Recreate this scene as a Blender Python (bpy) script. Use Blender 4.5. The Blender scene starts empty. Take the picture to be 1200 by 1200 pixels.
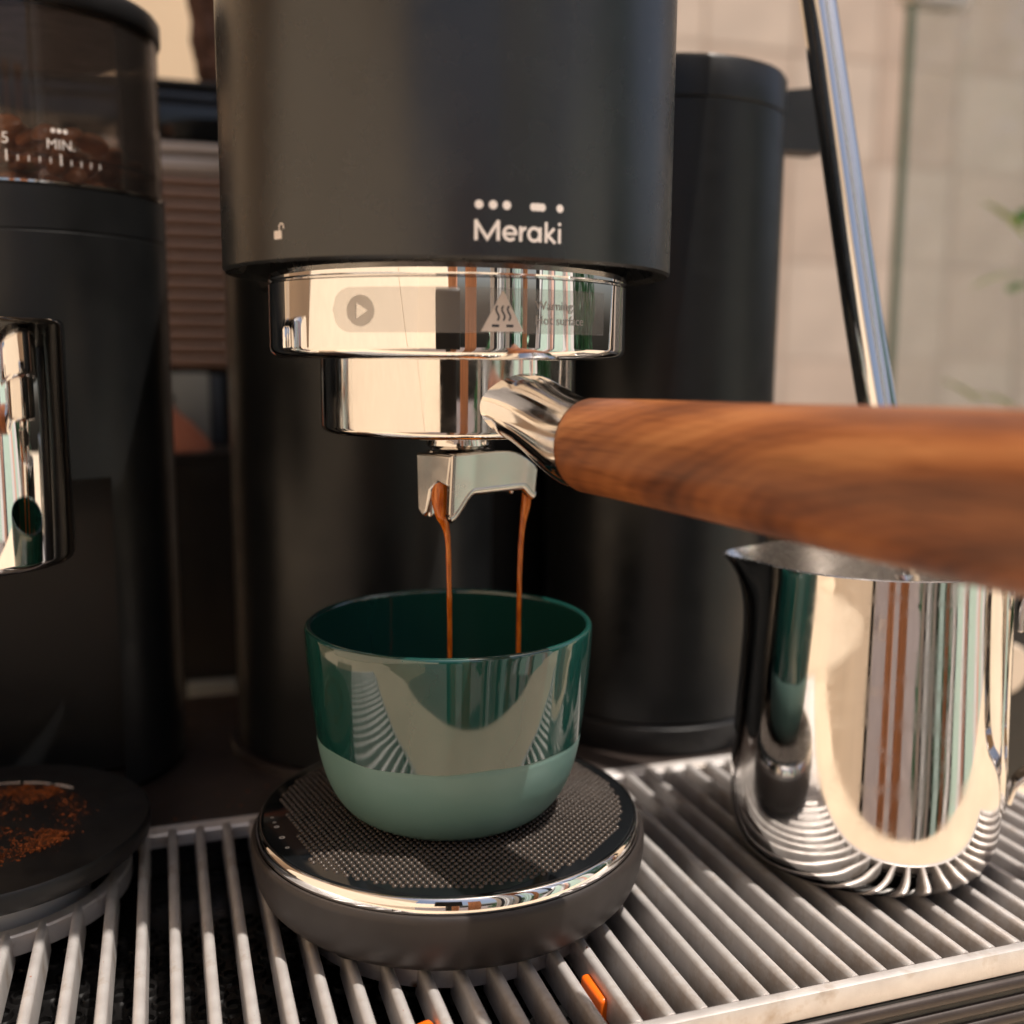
import bpy, bmesh, math, random
from mathutils import Vector, Matrix
from math import sin, cos, pi, radians as rad
random.seed(7)
CM = 0.01
sc = bpy.context.scene
COL = sc.collection

# ------------------------------------------------------------------ camera

def make_cam():
    yaw, pit, rol = 0.3213, 0.1473, 0.0075
    F = Vector((sin(yaw)*cos(pit), cos(yaw)*cos(pit), -sin(pit)))
    R = F.cross(Vector((0, 0, 1))).normalized(); U = R.cross(F)
    R2 = R*cos(rol)+U*sin(rol); U2 = -R*sin(rol)+U*cos(rol)
    m = Matrix((R2, U2, -F)).transposed().to_4x4()
    m.translation = Vector((-7.569, -28.361, 15.4345))*CM
    cd = bpy.data.cameras.new('camera'); co = bpy.data.objects.new('camera', cd); COL.objects.link(co)
    co.matrix_world = m
    cd.sensor_width = 36; cd.lens = 1229.84*36/1200
    cd.clip_start = 0.005; cd.clip_end = 300
    cd.dof.use_dof = True; cd.dof.focus_distance = 0.27; cd.dof.aperture_fstop = 7
    sc.camera = co
make_cam()

# ------------------------------------------------------------------ light
SUN = Vector((0.25, -0.26, 1.0)).normalized()
w = bpy.data.worlds.new("World"); sc.world = w; w.use_nodes = True
nt = w.node_tree; bg = nt.nodes['Background']
sky = nt.nodes.new('ShaderNodeTexSky'); sky.sky_type = 'NISHITA'; sky.sun_disc = False
sky.sun_elevation = math.asin(SUN.z); sky.sun_rotation = math.atan2(SUN.x, SUN.y)
sky.air_density = 0.8; sky.dust_density = 5.0; sky.ozone_density = 0.5
nt.links.new(sky.outputs[0], bg.inputs[0]); bg.inputs[1].default_value = 0.10
sl = bpy.data.lights.new('sun', 'SUN'); sl.energy = 4.6; sl.angle = rad(0.5); sl.color = (1.0, 0.92, 0.83)
so = bpy.data.objects.new('sun', sl); COL.objects.link(so); so.rotation_euler = SUN.to_track_quat('Z', 'Y').to_euler()
sc.view_settings.view_transform = 'Standard'; sc.view_settings.look = 'None'
sc.view_settings.exposure = 0.27; sc.view_settings.gamma = 1
sc.cycles.max_bounces = 10; sc.cycles.glossy_bounces = 6; sc.cycles.transparent_max_bounces = 12
sc.cycles.caustics_reflective = False; sc.cycles.caustics_refractive = False
sc.cycles.sample_clamp_indirect = 6

# ------------------------------------------------------------------ materials
def newmat(name):
    m = bpy.data.materials.new(name); m.use_nodes = True
    return m, m.node_tree, m.node_tree.nodes['Principled BSDF']
def N(t, typ, **kw):
    n = t.nodes.new(typ)
    for k, v in kw.items():
        if k.startswith('i_'):
            n.inputs[k[2:].replace('_', ' ')].default_value = v
        else: setattr(n, k, v)
    return n
def coords(t, scale=(1, 1, 1), rot=(0, 0, 0)):
    tc = t.nodes.new('ShaderNodeTexCoord'); mp = t.nodes.new('ShaderNodeMapping')
    mp.inputs['Scale'].default_value = scale; mp.inputs['Rotation'].default_value = rot
    t.links.new(tc.outputs['Object'], mp.inputs[0]); return mp.outputs[0]
def ramp(t, fac, stops):
    r = t.nodes.new('ShaderNodeValToRGB'); e = r.color_ramp.elements
    while len(e) > 1: e.remove(e[-1])
    e[0].position = stops[0][0]; e[0].color = (*stops[0][1], 1)
    for p, c in stops[1:]:
        q = e.new(p); q.color = (*c, 1)
    t.links.new(fac, r.inputs[0]); return r.outputs[0]
def noisy(name, col, rough, metal=0.0, var=0.15, nscale=60, rvar=0.08, bump=0.0, bscale=400, spec=0.5, stretch=(1, 1, 1), coat=0.0, rbase=None):
    m, t, p = newmat(name)
    v = coords(t, stretch)
    n = N(t, 'ShaderNodeTexNoise'); n.inputs['Scale'].default_value = nscale; n.inputs['Detail'].default_value = 6
    t.links.new(v, n.inputs['Vector'])
    lo = tuple(max(0, c*(1-var)) for c in col); hi = tuple(min(1, c*(1+var)) for c in col)
    c = ramp(t, n.outputs[0], [(0.3, lo), (0.7, hi)]); t.links.new(c, p.inputs['Base Color'])
    mr = N(t, 'ShaderNodeMapRange'); mr.inputs[1].default_value = .3; mr.inputs[2].default_value = .7
    mr.inputs[3].default_value = max(0, rough-rvar); mr.inputs[4].default_value = min(1, rough+rvar)
    n2 = N(t, 'ShaderNodeTexNoise'); n2.inputs['Scale'].default_value = nscale*2.3; n2.inputs['Detail'].default_value = 5
    t.links.new(v, n2.inputs['Vector']); t.links.new(n2.outputs[0], mr.inputs[0]); t.links.new(mr.outputs[0], p.inputs['Roughness'])
    p.inputs['Metallic'].default_value = metal; p.inputs['Specular IOR Level'].default_value = spec
    p.inputs['Coat Weight'].default_value = coat
    if bump:
        n3 = N(t, 'ShaderNodeTexNoise'); n3.inputs['Scale'].default_value = bscale; n3.inputs['Detail'].default_value = 3
        t.links.new(v, n3.inputs['Vector'])
        b = N(t, 'ShaderNodeBump'); b.inputs['Strength'].default_value = bump; b.inputs['Distance'].default_value = 0.0003
        t.links.new(n3.outputs[0], b.inputs['Height']); t.links.new(b.outputs[0], p.inputs['Normal'])
    return m
M = {}
M['black'] = noisy('satin black paint', (0.009, 0.0095, 0.010), 0.33, 0, .18, 45, .05, .10, 3500, spec=.34)
M['black2'] = noisy('black plastic', (0.010, 0.010, 0.011), 0.42, 0, .2, 60, .06, .06, 1500)
M['head'] = noisy('satin charcoal paint', (0.013, 0.014, 0.015), 0.26, 0, .15, 45, .035, .08, 4000, spec=.68)
M['basemetal'] = noisy('dark bronze coated metal', (0.045, 0.034, 0.030), 0.38, .3, .25, 40, .08, .08, 900)
def chrome(name, col, rough, wear):
    m, t, p = newmat(name)
    v = coords(t)
    p.inputs['Metallic'].default_value = 1; p.inputs['Base Color'].default_value = (*col, 1)
    n = N(t, 'ShaderNodeTexNoise'); n.inputs['Scale'].default_value = 90; n.inputs['Detail'].default_value = 8; n.inputs['Roughness'].default_value = .65
    t.links.new(v, n.inputs['Vector'])
    mr = N(t, 'ShaderNodeMapRange'); mr.inputs[1].default_value = .45; mr.inputs[2].default_value = .8
    mr.inputs[3].default_value = rough; mr.inputs[4].default_value = rough+wear
    t.links.new(n.outputs[0], mr.inputs[0]); t.links.new(mr.outputs[0], p.inputs['Roughness'])
    n3 = N(t, 'ShaderNodeTexNoise'); n3.inputs['Scale'].default_value = 22; n3.inputs['Detail'].default_value = 2
    t.links.new(v, n3.inputs['Vector'])
    b = N(t, 'ShaderNodeBump'); b.inputs['Strength'].default_value = .06; b.inputs['Distance'].default_value = 0.0006
    t.links.new(n3.outputs[0], b.inputs['Height']); t.links.new(b.outputs[0], p.inputs['Normal'])
    return m
M['chrome'] = chrome('polished chrome', (0.86, 0.85, 0.84), .015, .05)
M['steel'] = chrome('polished steel with smudges', (0.78, 0.75, 0.72), .05, .20)
M['cast'] = chrome('satin cast steel', (0.56, 0.53, 0.50), .18, .20)
M['steel_in'] = noisy('brushed steel inside', (0.80, 0.77, 0.74), .24, 1, .1, 200, .08, 0, stretch=(1, 1, 8))
def alu():
    m, t, p = newmat('bead blasted aluminium')
    v = coords(t)
    n = N(t, 'ShaderNodeTexNoise'); n.inputs['Scale'].default_value = 120; n.inputs['Detail'].default_value = 6; t.links.new(v, n.inputs['Vector'])
    c = ramp(t, n.outputs[0], [(.3, (.60, .56, .54)), (.55, (.70, .665, .645)), (.75, (.76, .725, .705))])
    vo = N(t, 'ShaderNodeTexVoronoi'); vo.inputs['Scale'].default_value = 75; vo.inputs['Randomness'].default_value = 1
    t.links.new(v, vo.inputs['Vector'])
    n4 = N(t, 'ShaderNodeTexNoise'); n4.inputs['Scale'].default_value = 60; t.links.new(v, n4.inputs['Vector'])
    spot = ramp(t, vo.outputs['Distance'], [(0.0, (1, 1, 1)), (0.06, (1, 1, 1)), (0.13, (0, 0, 0))])
    gate = ramp(t, n4.outputs[0], [(.47, (0, 0, 0)), (.54, (1, 1, 1))])
    mu = N(t, 'ShaderNodeMath', operation='MULTIPLY'); t.links.new(spot, mu.inputs[0]); t.links.new(gate, mu.inputs[1])
    mx = N(t, 'ShaderNodeMix', data_type='RGBA'); t.links.new(mu.outputs[0], mx.inputs[0]); t.links.new(c, mx.inputs[6]); mx.inputs[7].default_value = (.17, .09, .05, 1)
    nq = N(t, 'ShaderNodeTexNoise'); nq.inputs['Scale'].default_value = 38; nq.inputs['Detail'].default_value = 5; nq.inputs['Roughness'].default_value = .7; t.links.new(v, nq.inputs['Vector'])
    cq = ramp(t, nq.outputs[0], [(.32, (.70, .60, .50)), (.46, (1, 1, 1)), (1, (1, 1, 1))])
    mq = N(t, 'ShaderNodeMix', data_type='RGBA', blend_type='MULTIPLY'); mq.inputs[0].default_value = 1; t.links.new(mx.outputs[2], mq.inputs[6]); t.links.new(cq, mq.inputs[7])
    t.links.new(mq.outputs[2], p.inputs['Base Color'])
    p.inputs['Metallic'].default_value = .55; p.inputs['Roughness'].default_value = .42
    n3 = N(t, 'ShaderNodeTexNoise'); n3.inputs['Scale'].default_value = 1800; n3.inputs['Detail'].default_value = 2; t.links.new(v, n3.inputs['Vector'])
    b = N(t, 'ShaderNodeBump'); b.inputs['Strength'].default_value = .25; b.inputs['Distance'].default_value = 0.0002
    t.links.new(n3.outputs[0], b.inputs['Height']); t.links.new(b.outputs[0], p.inputs['Normal'])
    return m
M['alu'] = alu()
def wood():
    m, t, p = newmat('oiled walnut wood')
    v = coords(t)
    def math2(op, a, b):
        n_ = N(t, 'ShaderNodeMath', operation=op)
        for k_, q in enumerate((a, b)):
            if isinstance(q, (int, float)): n_.inputs[k_].default_value = q
            elif q is not None: t.links.new(q, n_.inputs[k_])
        return n_.outputs[0]
    nz = N(t, 'ShaderNodeTexNoise'); nz.inputs['Scale'].default_value = 22; nz.inputs['Detail'].default_value = 3; t.links.new(v, nz.inputs['Vector'])
    ad = N(t, 'ShaderNodeVectorMath', operation='MULTIPLY_ADD'); t.links.new(nz.outputs['Color'], ad.inputs[0]); ad.inputs[1].default_value = (.022, .008, .008); t.links.new(v, ad.inputs[2])
    mp = N(t, 'ShaderNodeMapping'); mp.inputs['Location'].default_value = (-.125*.42, .004, .013); mp.inputs['Scale'].default_value = (.42, .8, 1.35); t.links.new(ad.outputs[0], mp.inputs[0])
    ln = N(t, 'ShaderNodeVectorMath', operation='LENGTH'); t.links.new(mp.outputs[0], ln.inputs[0])
    r = ln.outputs['Value']
    s1 = math2('SINE', math2('MULTIPLY', r, 2*pi/.0125), None)          # broad figure
    s2 = math2('SINE', math2('MULTIPLY', r, 2*pi/.0023), None)          # fine rings
    nb = N(t, 'ShaderNodeTexNoise'); nb.inputs['Scale'].default_value = 35; nb.inputs['Detail'].default_value = 4
    mb = N(t, 'ShaderNodeMapping'); mb.inputs['Scale'].default_value = (.5, 1.6, 1.6); t.links.new(v, mb.inputs[0]); t.links.new(mb.outputs[0], nb.inputs['Vector'])
    f_ = math2('ADD', math2('MULTIPLY', s1, .13), math2('MULTIPLY', s2, .045))
    f_ = math2('ADD', f_, nb.outputs[0])
    c = ramp(t, f_, [(.22, (.065, .022, .011)), (.36, (.15, .050, .020)), (.52, (.235, .080, .028)), (.68, (.30, .108, .037)), (.85, (.38, .155, .055))])
    fb = N(t, 'ShaderNodeTexNoise'); fb.inputs['Scale'].default_value = 1300; fb.inputs['Detail'].default_value = 3
    m5 = N(t, 'ShaderNodeMapping'); m5.inputs['Scale'].default_value = (.045, 1, 1); t.links.new(v, m5.inputs[0]); t.links.new(m5.outputs[0], fb.inputs['Vector'])
    f5 = ramp(t, fb.outputs[0], [(.36, (.62, .56, .52)), (.48, (1, 1, 1))])
    mm = N(t, 'ShaderNodeMix', data_type='RGBA', blend_type='MULTIPLY'); mm.inputs[0].default_value = .75
    t.links.new(c, mm.inputs[6]); t.links.new(f5, mm.inputs[7]); t.links.new(mm.outputs[2], p.inputs['Base Color'])
    p.inputs['Roughness'].default_value = .34; p.inputs['Specular IOR Level'].default_value = .4
    b = N(t, 'ShaderNodeBump'); b.inputs['Strength'].default_value = .15; b.inputs['Distance'].default_value = 0.0002
    t.links.new(fb.outputs[0], b.inputs['Height']); t.links.new(b.outputs[0], p.inputs['Normal'])
    return m
M['wood'] = wood()
M['glaze'] = noisy('dark green glaze', (0.008, 0.052, 0.043), .05, 0, .1, 20, .02, spec=.9, coat=.4)
M['stone'] = noisy('sage unglazed ceramic', (0.125, 0.225, 0.205), .38, 0, .06, 40, .06, .06, 2500, spec=.5)
M['white_print'] = noisy('cream print', (.80, .72, .66), .5, 0, .03)
M['grey_print'] = noisy('etched grey print', (.52, .49, .46), .5, .3, .05)
M['glass_black'] = noisy('black glass', (.006, .007, .008), .05, 0, .1, 40, .02, spec=.6)
M['dots'] = noisy('rubbed bronze dots', (.055, .042, .034), .28, .25, .2, 200)
M['scale_body'] = noisy('warm black plastic', (.022, .017, .0155), .5, 0, .12, 80, .05, .05, 2500)
M['tray'] = noisy('black tray plastic', (.006, .0055, .0055), .3, 0, .3, 60, .1)
M['hole'] = noisy('black void', (.003, .003, .003), .6)
M['orange'] = noisy('orange plastic', (.95, .16, .01), .35, 0, .03)
def coffee():
    m, t, p = newmat('espresso')
    v = coords(t, (1, 1, .12)); n = N(t, 'ShaderNodeTexNoise'); n.inputs['Scale'].default_value = 1500; n.inputs['Detail'].default_value = 3; t.links.new(v, n.inputs['Vector'])
    c = ramp(t, n.outputs[0], [(.30, (.40, .085, .008)), (.5, (.60, .15, .012)), (.70, (.78, .25, .035))]); t.links.new(c, p.inputs['Base Color'])
    p.inputs['Roughness'].default_value = .12; p.inputs['Subsurface Weight'].default_value = .25; p.inputs['Subsurface Radius'].default_value = (.004, .001, .0003)
    p.inputs['Subsurface Scale'].default_value = .3
    return m
M['coffee'] = coffee()
M['grounds'] = noisy('ground coffee', (.30, .085, .025), .85, 0, .6, 700, .05, .8, 1500, spec=.15)
M['bean'] = noisy('roasted bean', (.52, .23, .115), .36, 0, .3, 150, .08, .1, 700)
def smoke():
    m, t, p = newmat('smoked clear plastic')
    t.nodes.remove(p); o = t.nodes['Material Output']
    tr = N(t, 'ShaderNodeBsdfTransparent'); tr.inputs[0].default_value = (.90, .87, .85, 1)
    gl = N(t, 'ShaderNodeBsdfGlossy'); gl.inputs['Roughness'].default_value = .04
    lw = N(t, 'ShaderNodeLayerWeight'); lw.inputs[0].default_value = .28
    mr = N(t, 'ShaderNodeMath', operation='MULTIPLY'); mr.inputs[1].default_value = .9; t.links.new(lw.outputs[0], mr.inputs[0])
    mx = N(t, 'ShaderNodeMixShader'); t.links.new(mr.outputs[0], mx.inputs[0]); t.links.new(tr.outputs[0], mx.inputs[1]); t.links.new(gl.outputs[0], mx.inputs[2])
    df = N(t, 'ShaderNodeBsdfDiffuse'); df.inputs[0].default_value = (.30, .26, .24, 1)
    m2 = N(t, 'ShaderNodeMixShader'); m2.inputs[0].default_value = .045; t.links.new(mx.outputs[0], m2.inputs[1]); t.links.new(df.outputs[0], m2.inputs[2])
    t.links.new(m2.outputs[0], o.inputs[0]); return m
M['smoke'] = smoke()
def pane():
    m, t, p = newmat('window glass')
    t.nodes.remove(p); o = t.nodes['Material Output']
    tr = N(t, 'ShaderNodeBsdfTransparent'); tr.inputs[0].default_value = (.95, .97, .96, 1)
    gl = N(t, 'ShaderNodeBsdfGlossy'); gl.inputs['Roughness'].default_value = .02
    df = N(t, 'ShaderNodeBsdfDiffuse'); df.inputs[0].default_value = (.85, .85, .83, 1)
    lw = N(t, 'ShaderNodeLayerWeight'); lw.inputs[0].default_value = .25
    mx = N(t, 'ShaderNodeMixShader'); t.links.new(lw.outputs[0], mx.inputs[0]); t.links.new(tr.outputs[0], mx.inputs[1]); t.links.new(gl.outputs[0], mx.inputs[2])
    m2 = N(t, 'ShaderNodeMixShader'); m2.inputs[0].default_value = .16; t.links.new(mx.outputs[0], m2.inputs[1]); t.links.new(df.outputs[0], m2.inputs[2])
    t.links.new(m2.outputs[0], o.inputs[0]); return m
M['pane'] = pane()
M['green_edge'] = noisy('green glass edge', (.10, .20, .15), .2)
def frost():
    m, t, p = newmat('frosted film')
    p.inputs['Base Color'].default_value = (.66, .62, .58, 1); p.inputs['Roughness'].default_value = .3; p.inputs['Metallic'].default_value = .3
    p.inputs['Alpha'].default_value = .22; return m
M['frost'] = frost()
M['cream_wall'] = noisy('cream plaster wall', (.86, .68, .48), .8, 0, .05, 3, .05, .15, 60, spec=.2)
M['counter'] = noisy('cream stone counter', (.66, .54, .40), .45, 0, .08, 10, .1, .05, 300)
M['tile'] = noisy('beige stone tile', (.66, .53, .43), .55, 0, .16, 5, .1, .1, 40)
M['tile2'] = noisy('pale beige stone tile', (.69, .57, .47), .55, 0, .14, 5, .1, .1, 40)
M['tile3'] = noisy('warm tan stone tile', (.63, .49, .39), .55, 0, .16, 5, .1, .1, 40)
M['grout'] = noisy('tan grout', (.61, .49, .395), .8, 0, .08, 30)
M['slat'] = noisy('brown varnished slat', (.22, .135, .10), .25, 0, .35, 12, .06, 0, stretch=(.3, 1, 4))
M['metal_rail'] = noisy('warm brushed metal', (.50, .42, .36), .35, .6, .1, 60, stretch=(.1, 1, 1))
M['towel'] = noisy('brown terry cloth', (.085, .05, .042), .95, 0, .4, 120, .03, .9, 500, spec=.1)
M['terracotta'] = noisy('terracotta', (.30, .10, .055), .7, 0, .15, 20)
M['greyglass'] = noisy('grey enamel', (.24, .25, .24), .2, 0, .08, 10)
M['white_paint'] = noisy('white paint', (.78, .80, .82), .4, 0, .04, 10)
M['dark_paint'] = noisy('dark blue grey paint', (.035, .045, .06), .4, 0, .1, 10)
M['floor'] = noisy('grey brown floor', (.16, .12, .10), .5, 0, .2, 3)
M['leaf'] = noisy('leaf green', (.10, .30, .05), .4, 0, .35, 60)
M['leaf2'] = noisy('yellow green leaf', (.42, .62, .16), .4, 0, .3, 60)
M['hedge'] = noisy('foliage', (.09, .30, .15), .5, 0, .5, 20)
M['cream_knob'] = noisy('cream plastic knob', (.62, .52, .42), .4, 0, .05)
M['bark'] = noisy('bark', (.12, .08, .05), .8, 0, .3, 40)

M['canvas'] = noisy('cream canvas', (.70, .58, .44), .8, 0, .04, 30, .05, .2, 900, spec=.2)  # for the added cream panels mirrored in the chrome
M['mint'] = noisy('mint canvas', (.52, .73, .65), .7, 0, .06, 30)  # only on the added striped panels at the right
M['blush'] = noisy('blush canvas', (.78, .50, .42), .7, 0, .06, 30)  # also only on the added striped panels
M['post'] = noisy('orange timber', (.62, .30, .16), .5, 0, .25, 30, .05, stretch=(4, 4, .4))  # colour of the added orange posts and of one door frame
def sheer(name, col):
    m, t, p = newmat(name); t.nodes.remove(p); o = t.nodes['Material Output']
    a = N(t, 'ShaderNodeBsdfTranslucent'); a.inputs[0].default_value = (*col, 1); b = N(t, 'ShaderNodeBsdfDiffuse'); b.inputs[0].default_value = (*col, 1)
    mx = N(t, 'ShaderNodeMixShader'); mx.inputs[0].default_value = .25; t.links.new(a.outputs[0], mx.inputs[1]); t.links.new(b.outputs[0], mx.inputs[2]); t.links.new(mx.outputs[0], o.inputs[0]); return m
M['sheer'] = sheer('white sheer cloth', (.92, .94, .95)); M['sheer_mint'] = sheer('mint sheer cloth', (.72, .90, .86)); M['sheer_pink'] = sheer('pink sheer cloth', (.95, .66, .56))  # for cloths added as bright back-lit strips in reflections
# ------------------------------------------------------------------ mesh helpers (all numbers in centimetres)
def obj(name, verts, faces, mat, parent=None, loc=(0, 0, 0), smooth=True, ang=35, label=None, kind=None):
    me = bpy.data.meshes.new(name)
    me.from_pydata([tuple(c*CM for c in v) for v in verts], [], faces)
    me.validate(); me.update()
    bm = bmesh.new(); bm.from_mesh(me); bmesh.ops.remove_doubles(bm, verts=bm.verts, dist=1e-6); bmesh.ops.recalc_face_normals(bm, faces=bm.faces); bm.to_mesh(me); bm.free()
    if smooth:
        me.shade_smooth(); me.set_sharp_from_angle(angle=rad(ang))
    me.materials.append(M[mat] if isinstance(mat, str) else mat)
    o = bpy.data.objects.new(name, me); COL.objects.link(o)
    if parent is not None: o.parent = parent
    o.location = tuple(c*CM for c in loc)
    if label: o['label'] = label
    if kind: o['kind'] = kind
    return o
def obm(name, bm, mat, parent=None, loc=(0, 0, 0), smooth=True, ang=35, label=None, kind=None):
    me = bpy.data.meshes.new(name); bmesh.ops.recalc_face_normals(bm, faces=bm.faces); bm.to_mesh(me); bm.free()
    me.transform(Matrix.Scale(CM, 4))
    if smooth: me.shade_smooth(); me.set_sharp_from_angle(angle=rad(ang))
    me.materials.append(M[mat])
    o = bpy.data.objects.new(name, me); COL.objects.link(o)
    if parent is not None: o.parent = parent
    o.location = tuple(c*CM for c in loc)
    if label: o['label'] = label
    if kind: o['kind'] = kind
    return o
def thing(name, label, cat, loc=(0, 0, 0), group=None):
    o = bpy.data.objects.new(name, None); COL.objects.link(o); o.location = tuple(c*CM for c in loc)
    o.empty_display_size = .01
    o['label'] = label; o['category'] = cat
    if group: o['group'] = group
    return o
def tag(o, label, cat, group=None):
    o['label'] = label; o['category'] = cat
    if group: o['group'] = group
    return o
def smoothprof(pr, k=5):
    """Catmull-Rom through profile points"""
    out = []
    n = len(pr)
    for i in range(n-1):
        p0 = pr[max(i-1, 0)]; p1 = pr[i]; p2 = pr[i+1]; p3 = pr[min(i+2, n-1)]
        for j in range(k):
            t = j/k
            out.append(tuple(.5*((2*p1[a])+(-p0[a]+p2[a])*t+(2*p0[a]-5*p1[a]+4*p2[a]-p3[a])*t*t+(-p0[a]+3*p1[a]-3*p2[a]+p3[a])*t**3) for a in range(len(p1))))
    out.append(tuple(pr[-1])); return out
def lathe(pr, n=96, c=(0, 0), a0=0, a1=2*pi):
    full = abs(a1-a0-2*pi) < 1e-6; V = []; Fc = []
    m = n if full else n+1
    for r, z in pr:
        for i in range(m):
            a = a0+(a1-a0)*i/n; V.append((c[0]+r*cos(a), c[1]+r*sin(a), z))
    for j in range(len(pr)-1):
        for i in range(n):
            k = (i+1) % m
            f = [j*m+i, j*m+k, (j+1)*m+k, (j+1)*m+i]
            Fc.append(f)
    return V, Fc
def rbox(x0, x1, y0, y1, z0, z1, bev=0.0, seg=2):
    bm = bmesh.new(); bmesh.ops.create_cube(bm, size=1)
    for v in bm.verts: v.co = Vector((x0+(v.co.x+.5)*(x1-x0), y0+(v.co.y+.5)*(y1-y0), z0+(v.co.z+.5)*(z1-z0)))
    if bev: bmesh.ops.bevel(bm, geom=bm.edges[:], offset=bev, segments=seg, affect='EDGES', profile=.5)
    return bm
def tube(path, radii, n=24, cap=True):
    V = []; Fc = []; path = [Vector(p) for p in path]; up = Vector((0, 0, 1))
    prev = None
    for i, p in enumerate(path):
        d = (path[min(i+1, len(path)-1)]-path[max(i-1, 0)]).normalized()
        if prev is None:
            a = d.cross(up if abs(d.z) < .9 else Vector((1, 0, 0))).normalized()
        else:
            a = (prev-d*prev.dot(d)).normalized()
        prev = a; b = d.cross(a)
        r = radii[i] if isinstance(radii, (list, tuple)) else radii
        for k in range(n):
            t = 2*pi*k/n; V.append(tuple(p+a*(r*cos(t))+b*(r*sin(t))))
    for i in range(len(path)-1):
        for k in range(n):
            Fc.append([i*n+k, i*n+(k+1) % n, (i+1)*n+(k+1) % n, (i+1)*n+k])
    if cap: Fc.append(list(range(n))[::-1]); Fc.append([(len(path)-1)*n+k for k in range(n)])
    return V, Fc
def join(*parts):
    V = []; Fc = []
    for v, f in parts:
        o = len(V); V += list(v); Fc += [[i+o for i in q] for q in f]
    return V, Fc
def stroke(pts, w, closed=False):
    """flat ribbon along 2-D polyline with round ends, as quads"""
    P = [Vector(p) for p in pts]; V = []; Fc = []
    n = len(P)
    for i in range(n):
        a = P[i-1] if (i > 0 or closed) else P[i]; b = P[(i+1) % n] if (i < n-1 or closed) else P[i]
        d = (b-a).normalized(); nn = Vector((-d.y, d.x))
        # mitre
        k = 1.0
        if 0 < i < n-1 or closed:
            d1 = (P[i]-a).normalized(); k = 1/max(.5, Vector((-d1.y, d1.x)).dot(nn))
        V += [tuple(P[i]+nn*w/2*k), tuple(P[i]-nn*w/2*k)]
    for i in range(n if closed else n-1):
        j = (i+1) % n; Fc.append([2*i, 2*i+1, 2*j+1, 2*j])
    return V, Fc
def disc2(cx, cy, r, n=20, ry=None):
    ry = ry or r
    return [(cx+r*cos(2*pi*k/n), cy+ry*sin(2*pi*k/n)) for k in range(n)], [list(range(n))]
def arc(cx, cy, r, a0, a1, n=14, ry=None):
    ry = ry or r
    return [(cx+r*cos(rad(a0+(a1-a0)*k/n)), cy+ry*sin(rad(a0+(a1-a0)*k/n))) for k in range(n+1)]
def wrap(V, R, c=(0, 0), a=-90, z=0, off=.008):
    """2-D (u,v) -> cylinder of radius R about c, centred on angle a (degrees)"""
    return [(c[0]+(R+off)*cos(rad(a)+u/R), c[1]+(R+off)*sin(rad(a)+u/R), z+v) for u, v in V]
def text2d(s, size, align='CENTER'):
    cu = bpy.data.curves.new('lettering', 'FONT'); cu.body = s; cu.size = size; cu.align_x = align; cu.resolution_u = 3
    o = bpy.data.objects.new('lettering_source', cu); COL.objects.link(o)
    me = bpy.data.meshes.new_from_object(o); V = [(v.co.x, v.co.y) for v in me.vertices]; Fc = [list(p.vertices) for p in me.polygons]
    bpy.data.objects.remove(o); bpy.data.meshes.remove(me); bpy.data.curves.remove(cu); return V, Fc
def copyobj(o, parent=None, loc=None):
    c = o.copy(); COL.objects.link(c)
    if parent is not None: c.parent = parent
    if loc is not None: c.location = tuple(q*CM for q in loc)
    return c

# ================================================================== THE SETTING
def struct(name, bm, mat, **k):
    o = obm(name, bm, mat, kind='structure', **k); return o
floor = struct('floor', rbox(-900, 900, -900, 600, -100, -95), 'floor')
counter = struct('counter_top', rbox(-110, 140, -21.5, 70, -9, -4.6, .4), 'counter')

# ================================================================== DRIP GRATE
PITCH, X0, YB, YF = .8598, -7.7999, 6.04, -7.80
RING1, RING2, C2 = 4.05, 3.72, (-13.2, 4.6)
grate = thing('drip_grate', 'grey aluminium drip grate of parallel fins across the tray under the cup', 'grate')
def fin_profile(w=.145, h=.9):
    pr = [(-.172, -h)]
    pr += [(-w, -.14)] + [(w*cos(t), -.14+.14*sin(t)) for t in [pi*.85, pi*.7, pi*.5, pi*.3, pi*.15]] + [(w, -.14), (.172, -h)]
    return pr
def fin(x, y0, y1, parent, name='bar'):
    L = y1-y0; key = round(L, 3)
    pr = fin_profile(); n = len(pr); V = []; Fc = []
    for y in (0, L):
        for a, b in pr: V.append((a, y, b))
    for k in range(n): Fc.append([k, (k+1) % n, n+(k+1) % n, n+k])
    Fc += [list(range(n)), [n+k for k in range(n)][::-1]]
    return obj(name, V, Fc, 'alu', parent, (x, y0, 0), ang=50)
def ysplits(x):
    """free y intervals of a fin at x, outside the two rings"""
    segs = [(YF, YB)]
    for (cx, cy, r) in ((0, 0, RING1+.2), (C2[0], C2[1], RING2+.22)):
        d = abs(x-cx)
        if d < r:
            s = math.sqrt(r*r-d*d); out = []
            for a, b in segs:
                if cy-s > a: out.append((a, min(b, cy-s)))
                if cy+s < b: out.append((max(a, cy+s), b))
            segs = [q for q in out if q[1]-q[0] > .3]
    return segs
for i in range(-17, 34):
    x = X0+PITCH*i
    for a, b in ysplits(x): fin(x, a, b, grate)
def ringrail(cx, cy, r0, r1, z0=-.62, z1=-.03):
    return lathe([(r0, z0), (r0, z1-.05), (r0+.05, z1), (r1-.05, z1), (r1, z1-.05), (r1, z0), (r0, z0)], 120, (cx, cy))
V, Fc = ringrail(0, 0, RING1, RING1+.4); obj('ring_rail', V, Fc, 'alu', grate)
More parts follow.
